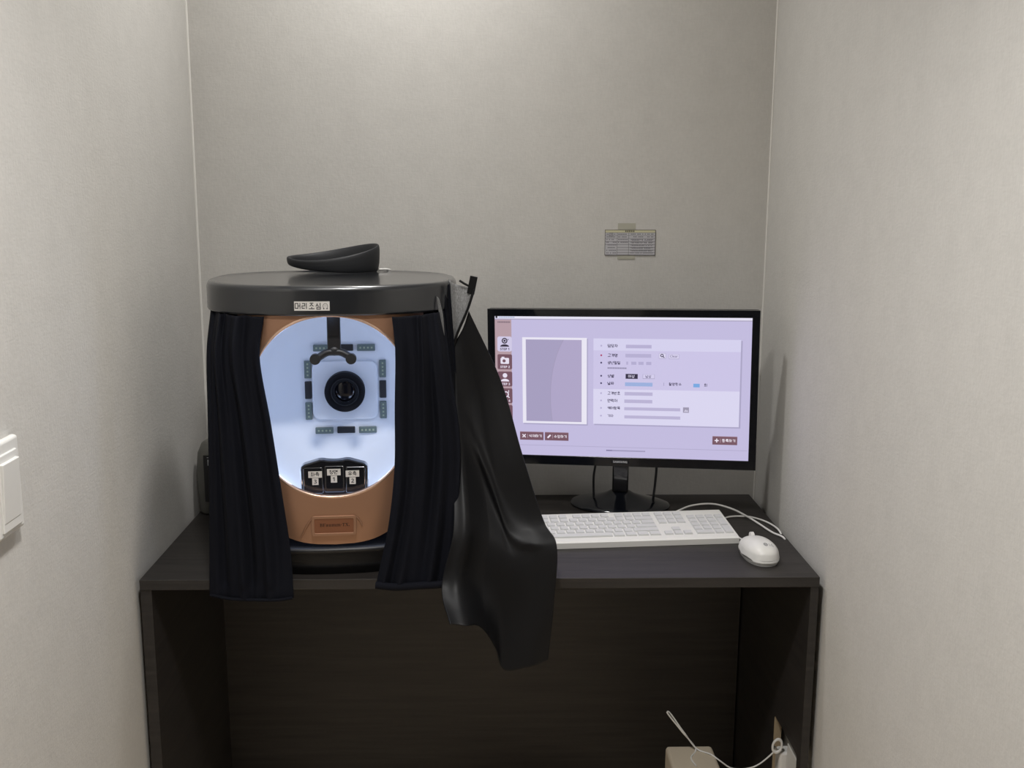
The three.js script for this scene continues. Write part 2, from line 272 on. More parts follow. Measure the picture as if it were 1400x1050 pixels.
  // three-button panel at the chin
  const sh = new THREE.Shape(); sh.moveTo(-0.055, 0.146); sh.lineTo(0.055, 0.146); sh.lineTo(0.056, 0.19); sh.quadraticCurveTo(0.056, 0.197, 0.05, 0.199); sh.lineTo(0.028, 0.2055); sh.quadraticCurveTo(0.022, 0.207, 0.014, 0.205); sh.quadraticCurveTo(0, 0.203, -0.014, 0.205); sh.quadraticCurveTo(-0.022, 0.207, -0.028, 0.2055); sh.lineTo(-0.05, 0.199); sh.quadraticCurveTo(-0.056, 0.197, -0.056, 0.19); sh.lineTo(-0.055, 0.146);
  const panel = mesh('button_panel', new THREE.ExtrudeGeometry(sh, { depth: 0.014, bevelEnabled: true, bevelSize: 0.003, bevelThickness: 0.004, bevelSegments: 4, curveSegments: 10 }).translate(0, 0, 0.126), M.gloss, machine);
  const lettering = (name, w, h, text, pos, px) => {
    const tex = canvasTex(Math.round(w * 8000), Math.round(h * 8000), (g, W, Hh) => { g.fillStyle = '#cbc8c3'; g.fillRect(0, 0, W, Hh); text(g, W, Hh); });
    const m = mesh(name, box(w, h, 0.0006), [M.sticker, M.sticker, M.sticker, M.sticker, std(1, 1, 1, 0.6, { map: tex }), M.sticker], px); m.geometry = new THREE.BoxGeometry(w, h, 0.0006); m.position.set(...pos); return m;
  };
  [['좌측', '3', -1], ['정면', '1', 0], ['우측', '2', 1]].forEach(([word, num, s]) => {
    const lift = s ? 0 : 0.0035, lobe = mesh('button', rbox(0.0365, 0.05, 0.012, 0.004, s * 0.0368, 0.1725 + lift * 0.6, 0.1393, 5), M.gloss, machine);
    lettering('name_sticker', 0.0235, 0.0115, (g, W, Hh) => hangul(g, word, W * 0.17, Hh * 0.17, Hh * 0.64, '#1c1c1e', 0.14, 1.05), [s * 0.0322 - 0.0008, 0.1842 + lift, 0.1457], lobe);
    lettering('number_sticker', 0.0108, 0.0122, (g, W, Hh) => { g.fillStyle = '#222226'; g.font = `bold ${Math.round(Hh * 0.82)}px sans-serif`; g.textAlign = 'center'; g.fillText(num, W / 2, Hh * 0.8); }, [s * 0.0322 - 0.0008, 0.1715 + lift, 0.1457], lobe);
  });
  // maker's plate on the chin
  const ring = new THREE.Shape(), rr = (s, a, b, r) => { s.moveTo(-a + r, -b); s.lineTo(a - r, -b); s.quadraticCurveTo(a, -b, a, -b + r); s.lineTo(a, b - r); s.quadraticCurveTo(a, b, a - r, b); s.lineTo(-a + r, b); s.quadraticCurveTo(-a, b, -a, b - r); s.lineTo(-a, -b + r); s.quadraticCurveTo(-a, -b, -a + r, -b); return s; };
  rr(ring, 0.038, 0.0175, 0.005); ring.holes.push(rr(new THREE.Path(), 0.0345, 0.0135, 0.003));
  mesh('plate_frame', new THREE.ExtrudeGeometry(ring, { depth: 0.003, bevelEnabled: true, bevelSize: 0.0008, bevelThickness: 0.001, bevelSegments: 2 }).translate(-0.0015, 0.0975, 0.1655), M.gold, machine);
  const plateTex = canvasTex(560, 220, (g, W, Hh) => { g.fillStyle = '#86583f'; g.fillRect(0, 0, W, Hh); g.fillStyle = '#2e1c14'; g.font = 'bold 64px serif'; g.textAlign = 'center'; g.fillText('BFaumm·TX.', W * 0.52, Hh * 0.55); });
  const np = mesh('name_plate', new THREE.BoxGeometry(0.07, 0.0275, 0.001), [M.goldDark, M.goldDark, M.goldDark, M.goldDark, std(1, 1, 1, 0.45, { map: plateTex, metalness: 0.4 }), M.goldDark], machine); np.position.set(-0.0015, 0.0975, 0.1677);
  for (const s of [-1, 1]) mesh('ridge', tube(s < 0 ? [[-0.037, 0.1145, bow(0.037)], [-0.047, 0.1, bow(0.047)], [-0.06, 0.075, bow(0.06) - 0.004]] : [[0.034, 0.1145, bow(0.034)], [0.041, 0.108, bow(0.041)], [0.047, 0.096, bow(0.047)]], 0.0014, 16, 8), M.gold, machine);
  // warning sticker bent round the lid front
  const lidTex = canvasTex(640, 152, (g, W, Hh) => {
    g.fillStyle = '#cfccc8'; g.fillRect(0, 0, W, Hh); hangul(g, '머리조심', 14, 24, 108, '#222226', 0.13, 1.15);
    g.strokeStyle = '#4a4a4c'; g.lineWidth = 8; g.beginPath(); g.arc(562, 78, 42, 2.5, 6.9); g.stroke(); g.beginPath(); g.moveTo(528, 104); g.lineTo(540, 128); g.moveTo(596, 104); g.lineTo(584, 128); g.stroke(); g.fillStyle = '#38383a'; for (const x of [532, 592]) { g.beginPath(); g.arc(x, 118, 12, 0, 7); g.fill(); } g.fillRect(546, 66, 8, 10); g.fillRect(572, 66, 8, 10);
  });
  const front = (x) => LB * (1 - Math.abs(x / LA) ** LN) ** (1 / LN);
  mesh('warning_sticker', surface((u, v) => { const x = -0.0565 + 0.0585 * u; return [x, 0.4745 + 0.0155 * v, front(x) + 0.0006]; }, 12, 1, true), std(1, 1, 1, 0.55, { map: lidTex }), machine).userData.label = 'white warning sticker with black lettering';
}

// ---------------------------------------------------------------- curtains and cape
{
  const c1 = thing('curtain', 'black pleated curtain hanging left of the glowing opening', 'curtain');
  mesh('panel', cloth([[-0.475, 1.205, -0.085], [-0.445, 1.205, -0.04], [-0.41, 1.205, -0.012], [-0.364, 1.204, 0.004]], [[-0.469, 0.724, 0.03], [-0.4, 0.72, 0.034], [-0.326, 0.719, 0.032]],
    [[-0.475, 1.205, -0.085], [-0.472, 1.141, -0.03], [-0.468, 1.045, 0], [-0.468, 0.894, 0.015], [-0.47, 0.791, 0.02], [-0.469, 0.724, 0.03]],
    [[-0.364, 1.204, 0.004], [-0.371, 1.142, 0.01], [-0.355, 1.022, 0.012], [-0.339, 0.895, 0.018], [-0.329, 0.805, 0.024], [-0.326, 0.719, 0.032]], 120, 60,
    (u, v) => { const e = Math.sin(Math.PI * u) ** 0.5, k = v > 0.94 ? 0.55 : 1; return [0.002 * Math.sin(9 * u + 4 * v), 0, e * k * (0.007 * Math.sin(2 * Math.PI * (3.4 * u - 0.7 * v * u) + 1) + 0.004 * Math.sin(2 * Math.PI * (6.3 * u + 0.5 * v))) + 0.008 * e]; }), M.curtain, c1);
  mesh('hem', tube([[-0.467, 0.7255, 0.034], [-0.43, 0.722, 0.043], [-0.39, 0.72, 0.043], [-0.35, 0.719, 0.041], [-0.328, 0.7195, 0.034]], 0.003, 40, 8), M.curtain, c1);
  const c2 = thing('curtain', 'black pleated curtain hanging right of the glowing opening', 'curtain');
  mesh('panel', cloth([[-0.151, 1.204, 0.002], [-0.11, 1.205, -0.016], [-0.085, 1.205, -0.046], [-0.069, 1.205, -0.085]], [[-0.185, 0.737, 0.032], [-0.12, 0.742, 0.03], [-0.047, 0.741, 0.022]],
    [[-0.151, 1.204, 0.002], [-0.147, 1.152, 0.008], [-0.15, 1.05, 0.008], [-0.152, 0.945, 0.012], [-0.163, 0.843, 0.02], [-0.185, 0.737, 0.032]],
    [[-0.069, 1.205, -0.085], [-0.056, 1.11, -0.05], [-0.038, 0.986, -0.025], [-0.04, 0.862, 0], [-0.047, 0.741, 0.022]], 110, 60,
    (u, v) => { const e = Math.sin(Math.PI * u) ** 0.5; return [0.002 * Math.sin(8 * u + 3 * v), 0, e * (0.006 * Math.sin(2 * Math.PI * (2.8 * u + 0.6 * v * u)) + 0.004 * Math.sin(2 * Math.PI * (5.2 * u - 0.4 * v))) + 0.008 * e]; }), M.curtain, c2);
  mesh('hem', tube([[-0.183, 0.743, 0.036], [-0.15, 0.741, 0.04], [-0.11, 0.744, 0.042], [-0.07, 0.744, 0.036], [-0.05, 0.746, 0.027]], 0.007, 40, 8), M.curtain, c2);
  mesh('side_flap', cloth([[-0.079, 1.246, -0.085], [-0.057, 1.25, -0.1]], [[-0.06, 1.04, -0.075], [-0.042, 1.04, -0.086]], [[-0.079, 1.246, -0.085], [-0.06, 1.04, -0.075]], [[-0.057, 1.25, -0.1], [-0.042, 1.04, -0.086]], 24, 20, (u, v) => [0, 0, 0.003 * Math.sin(14 * u) + 0.004 * Math.sin(Math.PI * u)]), M.curtain, c2);
  mesh('lining_strip', cloth([[-0.079, 1.232, -0.064], [-0.075, 1.228, -0.062]], [[-0.067, 1.152, -0.06], [-0.065, 1.149, -0.06]], [[-0.079, 1.232, -0.064], [-0.073, 1.188, -0.06], [-0.067, 1.152, -0.06]], [[-0.075, 1.228, -0.062], [-0.068, 1.2, -0.06], [-0.065, 1.149, -0.06]], 4, 12, null, 0.001), M.felt, c2).userData.label = 'pale grey lining strip';

  const cape = thing('cape', 'large black cloth sagging over the desk edge beside the monitor', 'cloth');
  mesh('sheet', cloth([[-0.051, 1.143, -0.1], [-0.035, 1.17, -0.1], [-0.024, 1.202, -0.1]],
    [[-0.052, 0.712, 0.13], [-0.016, 0.702, 0.112], [0.011, 0.663, 0.065], [0.025, 0.627, 0.05], [0.039, 0.588, 0.05], [0.078, 0.595, 0.05], [0.115, 0.607, 0.045]],
    [[-0.051, 1.143, -0.1], [-0.056, 1.032, -0.075], [-0.052, 0.938, -0.035], [-0.05, 0.833, 0.03], [-0.069, 0.746, 0.055], [-0.052, 0.712, 0.13]],
    [[-0.024, 1.202, -0.1], [0.033, 1.08, -0.08], [0.072, 0.95, -0.04], [0.11, 0.838, -0.01], [0.128, 0.813, 0.02], [0.124, 0.703, 0.04], [0.115, 0.607, 0.045]], 130, 130,
    (u, v) => {
      const e = Math.min(1, Math.min(u, 1 - u) * 6) * Math.min(1, v * 5);
      const d = (u - 0.25) - (v - 0.28) * 1.85, ridge = v > 0.2 && v < 0.75 ? 0.009 * Math.exp(-d * d * 90) * Math.min(1, (v - 0.2) * 6) * Math.min(1, (0.75 - v) * 6) : 0;
      return [0, 0, e * (0.012 * Math.exp(-((u - 0.06 - 0.05 * v) ** 2) * 260) - 0.01 * Math.exp(-((u - 0.22) ** 2) * 120) * v + ridge + 0.006 * Math.sin(9 * u + 5 * v) * v)];
    }), M.cape, cape);
  const tri = [[-0.06, 1.257, -0.11], [-0.048, 1.249, -0.11], [-0.014, 1.243, -0.098]];
  mesh('velcro_patch', cloth(tri, [[-0.053, 1.143, -0.1], [-0.05, 1.15, -0.1], [-0.046, 1.159, -0.1]], [tri[0], [-0.056, 1.2, -0.104], [-0.053, 1.143, -0.1]], [tri[2], [-0.027, 1.2, -0.096], [-0.046, 1.159, -0.1]], 20, 24, (u, v) => [0, 0, 0.003 * Math.sin(7 * u)]), M.felt, cape).userData.label = 'grey fuzzy fastening patch';
  mesh('edge_binding', tube([[-0.0145, 1.24, -0.095], [-0.026, 1.205, -0.093], [-0.044, 1.163, -0.094], [-0.051, 1.14, -0.096]], 0.0024, 30, 8), M.cape, cape);
  const strap = mesh('strap', rbox(0.0135, 0.032, 0.004, 0.001), M.cape, cape); strap.position.set(-0.0175, 1.248, -0.098); strap.rotation.z = -0.2;
  mesh('strap_end', tube([[-0.04, 1.256, -0.1], [-0.03, 1.25, -0.098], [-0.022, 1.246, -0.098]], 0.002, 12, 8), M.cape, cape);
}

// ---------------------------------------------------------------- headband ring on the lid
{
  const ring = thing('headband', 'black wedge-shaped head ring resting on the machine lid', 'headband', [-0.2935, 1.2545, -0.325]);
  const A = 0.09, B = 0.06;
  mesh('band', surface((u, v) => {
    const t = u * Math.PI * 2, c = Math.cos(t), s = Math.sin(t), w = (1 + c) / 2, y0 = 0.0115 * (1 - w) ** 3 + 0.0005, h = 0.017 + 0.034 * w ** 1.2;
    const q = v * Math.PI * 2, flare = 0.004 * Math.sin(q), th = 0.0045;
    return [(A - 0.004 + th * Math.cos(q) + flare * 0.5) * c, y0 + (h - 0.009 * s * (0.4 + 0.6 * w)) / 2 * (1 + Math.sign(Math.sin(q)) * Math.abs(Math.sin(q)) ** 0.7), (B - 0.004 + th * Math.cos(q) + flare * 0.5) * s];
  }, 96, 24), M.rubber, ring);
}

tag(mesh('cable', tube([[-0.215, 1.2575, -0.33], [-0.2, 1.2578, -0.332], [-0.188, 1.2575, -0.336], [-0.182, 1.25, -0.352], [-0.181, 1.1, -0.36], [-0.185, 0.8, -0.362]], 0.002, 40, 8), M.cord), 'short white cable end behind the black head ring', 'cable');

// ---------------------------------------------------------------- bottle behind the left curtain
{
  const b = thing('bottle', 'dark grey bottle half hidden between left curtain and wall', 'bottle', [-0.568, H, -0.4]);
  mesh('body', new THREE.LatheGeometry([[0, 0], [0.029, 0], [0.031, 0.004], [0.0345, 0.06], [0.0345, 0.1], [0.031, 0.13], [0.022, 0.15], [0.014, 0.156], [0, 0.157]].map(([x, y]) => new THREE.Vector2(x, y)), 40), std(0.11, 0.108, 0.095, 0.35), b);
  const tex = canvasTex(512, 512, (g) => { g.fillStyle = '#1c1c1e'; g.fillRect(0, 0, 512, 512); g.fillStyle = '#b9bcc0'; g.fillRect(60, 20, 60, 8); g.font = 'bold 90px sans-serif'; g.fillText('M', 60, 110); g.strokeStyle = '#b9bcc0'; g.lineWidth = 10; g.beginPath(); g.arc(160, 250, 70, 2, 4.3); g.stroke(); g.beginPath(); g.arc(120, 430, 34, 1, 5); g.stroke(); });
  mesh('bottle_label', surface((u, v) => { const t = -0.35 + 2.0 * u; return [0.0352 * Math.sin(t), 0.03 + 0.1 * v, 0.0352 * Math.cos(t)]; }, 24, 1, true), std(1, 1, 1, 0.5, { map: tex }), b).userData.label = 'black label with white print';
}

// ---------------------------------------------------------------- monitor
{
  const mo = thing('monitor', 'black desktop monitor showing a lavender form on screen', 'monitor', [0.2975, H, -0.432], -10.5 * Math.PI / 180);
  mesh('stand_base', new THREE.LatheGeometry([[0, 0], [0.106, 0], [0.108, 0.003], [0.106, 0.007], [0.09, 0.011], [0.06, 0.018], [0.03, 0.028], [0.02, 0.034], [0, 0.036]].map(([x, y]) => new THREE.Vector2(x, y)), 64).scale(1, 1, 0.7), M.gloss, mo);
  mesh('stand_neck', rbox(0.035, 0.13, 0.022, 0.005, 0, 0.083, 0.0), M.gloss, mo);
  const head = mesh('housing', rbox(0.549, 0.3265, 0.022, 0.003), M.satin, mo); head.position.set(0, 0.273, 0.071); head.rotation.z = 0.0155;
  mesh('rear_cover', rbox(0.42, 0.24, 0.03, 0.012, 0, -0.02, -0.024), M.satin, head);
  mesh('rear_bracket', box(0.05, 0.08, 0.06, 0, -0.1, -0.045), M.satin, head);
  const bz = new THREE.Shape(); bz.moveTo(-0.2745, -0.163); bz.lineTo(0.2745, -0.163); bz.lineTo(0.2745, 0.163); bz.lineTo(-0.2745, 0.163); const ho = new THREE.Path(); ho.moveTo(-0.2605, -0.1448); ho.lineTo(-0.2605, 0.1489); ho.lineTo(0.2605, 0.1489); ho.lineTo(0.2605, -0.1448); bz.holes.push(ho);
  mesh('bezel', new THREE.ExtrudeGeometry(bz, { depth: 0.003, bevelEnabled: true, bevelSize: 0.0006, bevelThickness: 0.0008, bevelSegments: 2 }).translate(0, 0, 0.011), M.gloss, head);
  const tex = canvasTex(1400, 788, (g) => {
    const R = (c, x0, y0, x1, y1) => { g.fillStyle = c; g.fillRect(x0, y0, x1 - x0, y1 - y0); };
    const T = (t, x, y, c, f) => { g.fillStyle = c; g.font = f; g.fillText(t, x, y); };
    R('#cbc4e8', 0, 0, 1400, 788); R('#efecfd', 0, 0, 1400, 16); R('#b7b0cd', 0, 16, 1400, 22); g.fillStyle = '#222230'; g.beginPath(); g.arc(12, 8, 6, 0, 7); g.fill(); for (let x = 24; x < 115; x += 7) R('#a9b8d8', x, 5, x + 5, 12);
    R('#bda3ac', 0, 22, 95, 788); for (let x = 18; x < 86; x += 6) R('#7c6a76', x, 32, x + 4, 40);
    for (let k = 0; k < 5; k++) {
      const y0 = [116, 216, 313, 408, 503][k], sel = k === 0, ink = sel ? '#3a3242' : '#f1eafa';
      g.fillStyle = sel ? '#d9d2ef' : '#7a5a66'; g.beginPath(); g.roundRect(15, y0, 82, 84, sel ? 12 : 8); g.fill();
      g.fillStyle = ink; g.strokeStyle = ink; g.lineWidth = 6;
      if (k === 0) { g.beginPath(); g.arc(56, y0 + 24, 13, 0, 7); g.stroke(); g.beginPath(); g.arc(56, y0 + 24, 6, 0, 7); g.fill(); g.beginPath(); g.ellipse(56, y0 + 57, 25, 13, 0, Math.PI, 0); g.fill(); R(ink, 74, y0 + 14, 78, y0 + 20); }
      if (k === 1) { g.beginPath(); g.roundRect(32, y0 + 20, 48, 34, 5); g.fill(); R(ink, 38, y0 + 14, 54, y0 + 22); g.fillStyle = '#7a5a66'; g.beginPath(); g.arc(52, y0 + 37, 9, 0, 7); g.fill(); }
      if (k === 2) { g.beginPath(); g.arc(56, y0 + 22, 13, 0, 7); g.fill(); g.beginPath(); g.ellipse(56, y0 + 56, 24, 15, 0, Math.PI, 0); g.fill(); }
      if (k === 3) { g.beginPath(); g.arc(60, y0 + 34, 14, 0, 7); g.stroke(); g.beginPath(); g.moveTo(70, y0 + 44); g.lineTo(80, y0 + 54); g.stroke(); R(ink, 40, y0 + 26, 44, y0 + 48); R(ink, 74, y0 + 10, 78, y0 + 24); }
      if (k === 4) { g.beginPath(); g.roundRect(44, y0 + 16, 36, 38, 4); g.fill(); }
      g.textAlign = 'center'; T('STEP ' + (k + 1), 57, y0 + 77, ink, 'bold 18px sans-serif'); g.textAlign = 'left';
    }
    R('#b4aed0', 160, 124, 520, 610); R('#f3f0fe', 155, 119, 514, 603);
    R('#aea6c8', 175, 131, 485, 591); g.save(); g.beginPath(); g.rect(175, 131, 310, 460); g.clip(); g.fillStyle = '#b7add0'; g.beginPath(); g.moveTo(385, 131); g.quadraticCurveTo(318, 250, 312, 420); g.quadraticCurveTo(310, 520, 322, 591); g.lineTo(485, 591); g.lineTo(485, 131); g.fill(); g.strokeStyle = '#a9a0bf'; g.lineWidth = 3; g.stroke(); g.restore();
    R('#b1abcd', 556, 126, 1350, 606); R('#d4cdf0', 550, 121, 1342, 599); R('#deDaf8', 550, 121, 1342, 187); R('#e3dffa', 550, 402, 1342, 599);
    const ink = '#45405a', ink2 = '#6a6482', rows = [['담당자', 152, 18], ['고객명', 205, 18], ['생년월일', 246, 17], ['성별', 319, 18], ['날짜', 360, 18], ['고객번호', 416, 17], ['연락처', 457, 18], ['케어항목', 499, 17], ['기타', 543, 17]];
    rows.forEach(([t, y, s], i) => { hangul(g, t, 628, y, s, i === 8 ? ink2 : ink, 0.13, 1.05); g.fillStyle = i === 1 ? '#b0406a' : i > 0 && i < 5 ? '#4d476a' : '#bdb6da'; g.beginPath(); g.arc(593, y + 9, 5, 0, 7); g.fill(); });
    R('#bfb8dc', 727, 154, 866, 173); R('#beb7db', 725, 204, 865, 224); for (const x of [730, 757, 796, 838]) R('#bcb5da', x, 247, x + (x > 740 ? 28 : 10), 264);
    R('#b9b3d2', 906, 198, 944, 229); R('#e4dffa', 908, 200, 942, 226); g.strokeStyle = '#3d3850'; g.lineWidth = 4; g.beginPath(); g.arc(923, 211, 7, 0, 7); g.stroke(); g.beginPath(); g.moveTo(928, 216); g.lineTo(936, 223); g.stroke();
    R('#b9b3d2', 960, 203, 1015, 230); R('#e0daf8', 962, 204, 1013, 227); T('Clear', 966, 221, ink2, '18px sans-serif');
    for (let x = 628; x < 727; x += 7) R('#8b85a4', x, 280, x + 5, 288);
    R('#38334a', 727, 315, 793, 342); hangul(g, '여성', 741, 320, 17, '#efeaff', 0.14, 1.1); R('#aca6c6', 820, 316, 885, 341); R('#dcd6f6', 822, 317, 883, 338); hangul(g, '남성', 835, 320, 15, ink2, 0.13, 1.1);
    R('#a3b8e6', 724, 362, 874, 383); R('#9a94b8', 934, 360, 936, 378); hangul(g, '촬영횟수', 962, 360, 16, ink, 0.13, 1.1); R('#7fb0ea', 1094, 363, 1128, 383); hangul(g, '회', 1152, 362, 17, ink, 0.13);
    R('#c2bbdd', 722, 416, 875, 435); R('#c2bbdd', 721, 458, 874, 477); R('#c2bbdd', 721, 501, 1026, 518); R('#c2bbdd', 722, 547, 1027, 564);
    R('#a49eb6', 1041, 495, 1073, 525); g.fillStyle = '#d6d1e8'; g.beginPath(); g.moveTo(1045, 520); g.lineTo(1055, 506); g.lineTo(1061, 513); g.lineTo(1065, 509); g.lineTo(1070, 520); g.fill();
    for (const [x, y, t, k] of [[138, 653, '삭제하기', 0], [279, 653, '수정하기', 1], [1203, 652, '등록하기', 2]]) {
      R('#7d5c69', x, y, x + 133, y + 47); R('#94707c', x, y, x + 133, y + 4); g.strokeStyle = '#f5eefc'; g.lineWidth = 6; g.beginPath();
      if (k === 0) { g.moveTo(x + 14, y + 15); g.lineTo(x + 32, y + 33); g.moveTo(x + 32, y + 15); g.lineTo(x + 14, y + 33); } if (k === 1) { g.lineWidth = 9; g.moveTo(x + 15, y + 33); g.lineTo(x + 32, y + 16); } if (k === 2) { g.moveTo(x + 12, y + 24); g.lineTo(x + 34, y + 24); g.moveTo(x + 23, y + 13); g.lineTo(x + 23, y + 35); }
      g.stroke(); R('#c7b2c0', x + 42, y + 13, x + 44, y + 36); hangul(g, t, x + 51, y + 15, 17.5, '#f7f2fd', 0.15, 1.08);
    }
    R('#b7b0d2', 100, 728, 1390, 731); for (let x = 624; x < 837; x += 8) R(x < 650 ? '#6d6790' : '#9791b4', x, 745, x + 6, 752);
  });
  const screen = mesh('screen', new THREE.BoxGeometry(0.522, 0.2945, 0.001), [M.satin, M.satin, M.satin, M.satin, new THREE.MeshStandardMaterial({ color: 0x050505, roughness: 0.35, emissive: 0xffffff, emissiveMap: tex, emissiveIntensity: 0.97 }), M.satin], head); screen.position.set(0, 0.00205, 0.0116); screen.userData.label = 'lit screen with lavender registration form';
  const sl = new THREE.RectAreaLight(new THREE.Color().setRGB(0.6, 0.56, 0.8), 0.1, 0.52, 0.29); sl.position.set(0, 0.002, 0.016); sl.lookAt(0, 0.002, 5); head.add(sl); sl.rotation.set(0, Math.PI, 0);
  const brand = canvasTex(512, 96, (g, W, Hh) => { g.fillStyle = '#0e0e14'; g.fillRect(0, 0, W, Hh); g.fillStyle = '#c9c9cc'; g.font = 'bold 84px sans-serif'; g.textAlign = 'center'; g.fillText('SAMSUNG', W / 2, 78); });
  const br = mesh('maker_lettering', new THREE.PlaneGeometry(0.0375, 0.0072), std(1, 1, 1, 0.4, { map: brand }), head); br.position.set(0.0005, -0.1535, 0.0151);
  mesh('power_cable', tube([[-0.05, 0.16, 0.03], [-0.052, 0.1, 0.028], [-0.056, 0.07, 0.026], [-0.056, 0.015, 0.012], [-0.06, 0.006, -0.04]], 0.0024, 40, 8), M.satin, mo);
  mesh('video_cable', tube([[0.072, 0.16, 0.03], [0.077, 0.1, 0.03], [0.075, 0.06, 0.028], [0.072, 0.02, 0.022], [0.08, 0.006, -0.03]], 0.0026, 40, 8), M.satin, mo);
}

// ---------------------------------------------------------------- keyboard
{
  const kb = thing('keyboard', 'white full size keyboard lying in front of the monitor', 'keyboard', [0.274, H, -0.229], 4.7 * Math.PI / 180);
  const tilt = 0.105, W = 0.44, D = 0.134;
  const prof = new THREE.Shape(); prof.moveTo(-D / 2, 0.002); prof.lineTo(D / 2, 0.002); prof.lineTo(D / 2, 0.0105); prof.lineTo(D / 2 - 0.004, 0.0125); prof.lineTo(-D / 2 + 0.003, 0.0255); prof.lineTo(-D / 2, 0.0245); prof.lineTo(-D / 2, 0.002);
  mesh('case', new THREE.ExtrudeGeometry(prof, { depth: W - 0.004, bevelEnabled: true, bevelSize: 0.0015, bevelThickness: 0.002, bevelSegments: 2 }).translate(0, 0, -W / 2 + 0.002).rotateY(-Math.PI / 2), M.whitePlastic, kb);
  for (const [x, z] of [[-0.18, -0.05], [0.18, -0.05], [-0.18, 0.05], [0.18, 0.05]]) mesh('foot', box(0.02, 0.003, 0.008, x, 0.0015, z), M.greyPlastic, kb);
  const surfY = (z) => 0.0125 + (D / 2 - 0.004 - z) * (0.013 / (D - 0.007));
  const U = 0.019, P = 0.0178, cache = {};
  const keyGeo = (w, d) => cache[w + ',' + d] ??= (() => { const g = new THREE.BoxGeometry(w, 0.005, d), p = g.attributes.position; for (let i = 0; i < p.count; i++) if (p.getY(i) > 0) { p.setX(i, p.getX(i) - Math.sign(p.getX(i)) * 0.0018); p.setZ(i, p.getZ(i) - Math.sign(p.getZ(i)) * 0.0016); } g.computeVertexNormals(); return g; })();
  const key = (x, z, w, d = P) => { const m = mesh('key', keyGeo(Math.round((w - 0.0014) * 1e5) / 1e5, Math.round((d - 0.0014) * 1e5) / 1e5), M.keyPlastic, kb); m.position.set(x + w / 2, surfY(z) + 0.0022, z); m.rotation.x = tilt; };
  const x0 = -0.2145, zr = (r) => -0.0465 + r * P;
  const row = (r, ws, start = x0) => { let x = start; for (const w of ws) { if (w > 0) key(x, zr(r), w * U); x += Math.abs(w) * U; } };
  row(0, [1, -1, 1, 1, 1, 1, -.5, 1, 1, 1, 1, -.5, 1, 1, 1, 1]);
  row(1, [...Array(13).fill(1), 2]); row(2, [1.5, ...Array(12).fill(1), 1.5]); row(3, [1.75, ...Array(11).fill(1), 2.25]); row(4, [2.25, ...Array(10).fill(1), 2.75]); row(5, [1.25, 1.25, 1.25, 6.25, 1.25, 1.25, 1.25, 1.25]);
  const xn = x0 + 15 * U + 0.006; row(0, [1, 1, 1], xn); row(1, [1, 1, 1], xn); row(2, [1, 1, 1], xn); row(4, [-1, 1, -1], xn); row(5, [1, 1, 1], xn);
  const xp = xn + 3 * U + 0.006; row(1, [1, 1, 1, 1], xp); row(2, [1, 1, 1], xp); row(3, [1, 1, 1], xp); row(4, [1, 1, 1], xp); row(5, [2, 1], xp); key(xp + 3 * U, zr(2.5), U, 2 * P); key(xp + 3 * U, zr(4.5), U, 2 * P);
  for (let k = 0; k < 3; k++) mesh('indicator', box(0.006, 0.001, 0.003, xp + 0.012 + k * 0.022, surfY(-0.0465) + 0.0006, -0.0465), M.greyPlastic, kb);
  mesh('cable', tube([[0.1, 0.012, -0.066], [0.13, 0.014, -0.09], [0.175, 0.02, -0.118], [0.225, 0.02, -0.126], [0.262, 0.012, -0.115], [0.283, 0.006, -0.083], [0.294, 0.004, -0.04], [0.3045, 0.003, 0.02], [0.3165, 0.0015, 0.05], [0.322, -0.012, 0.052]], 0.0021, 90, 8), M.cord, kb).userData.label = 'white keyboard cable';
}

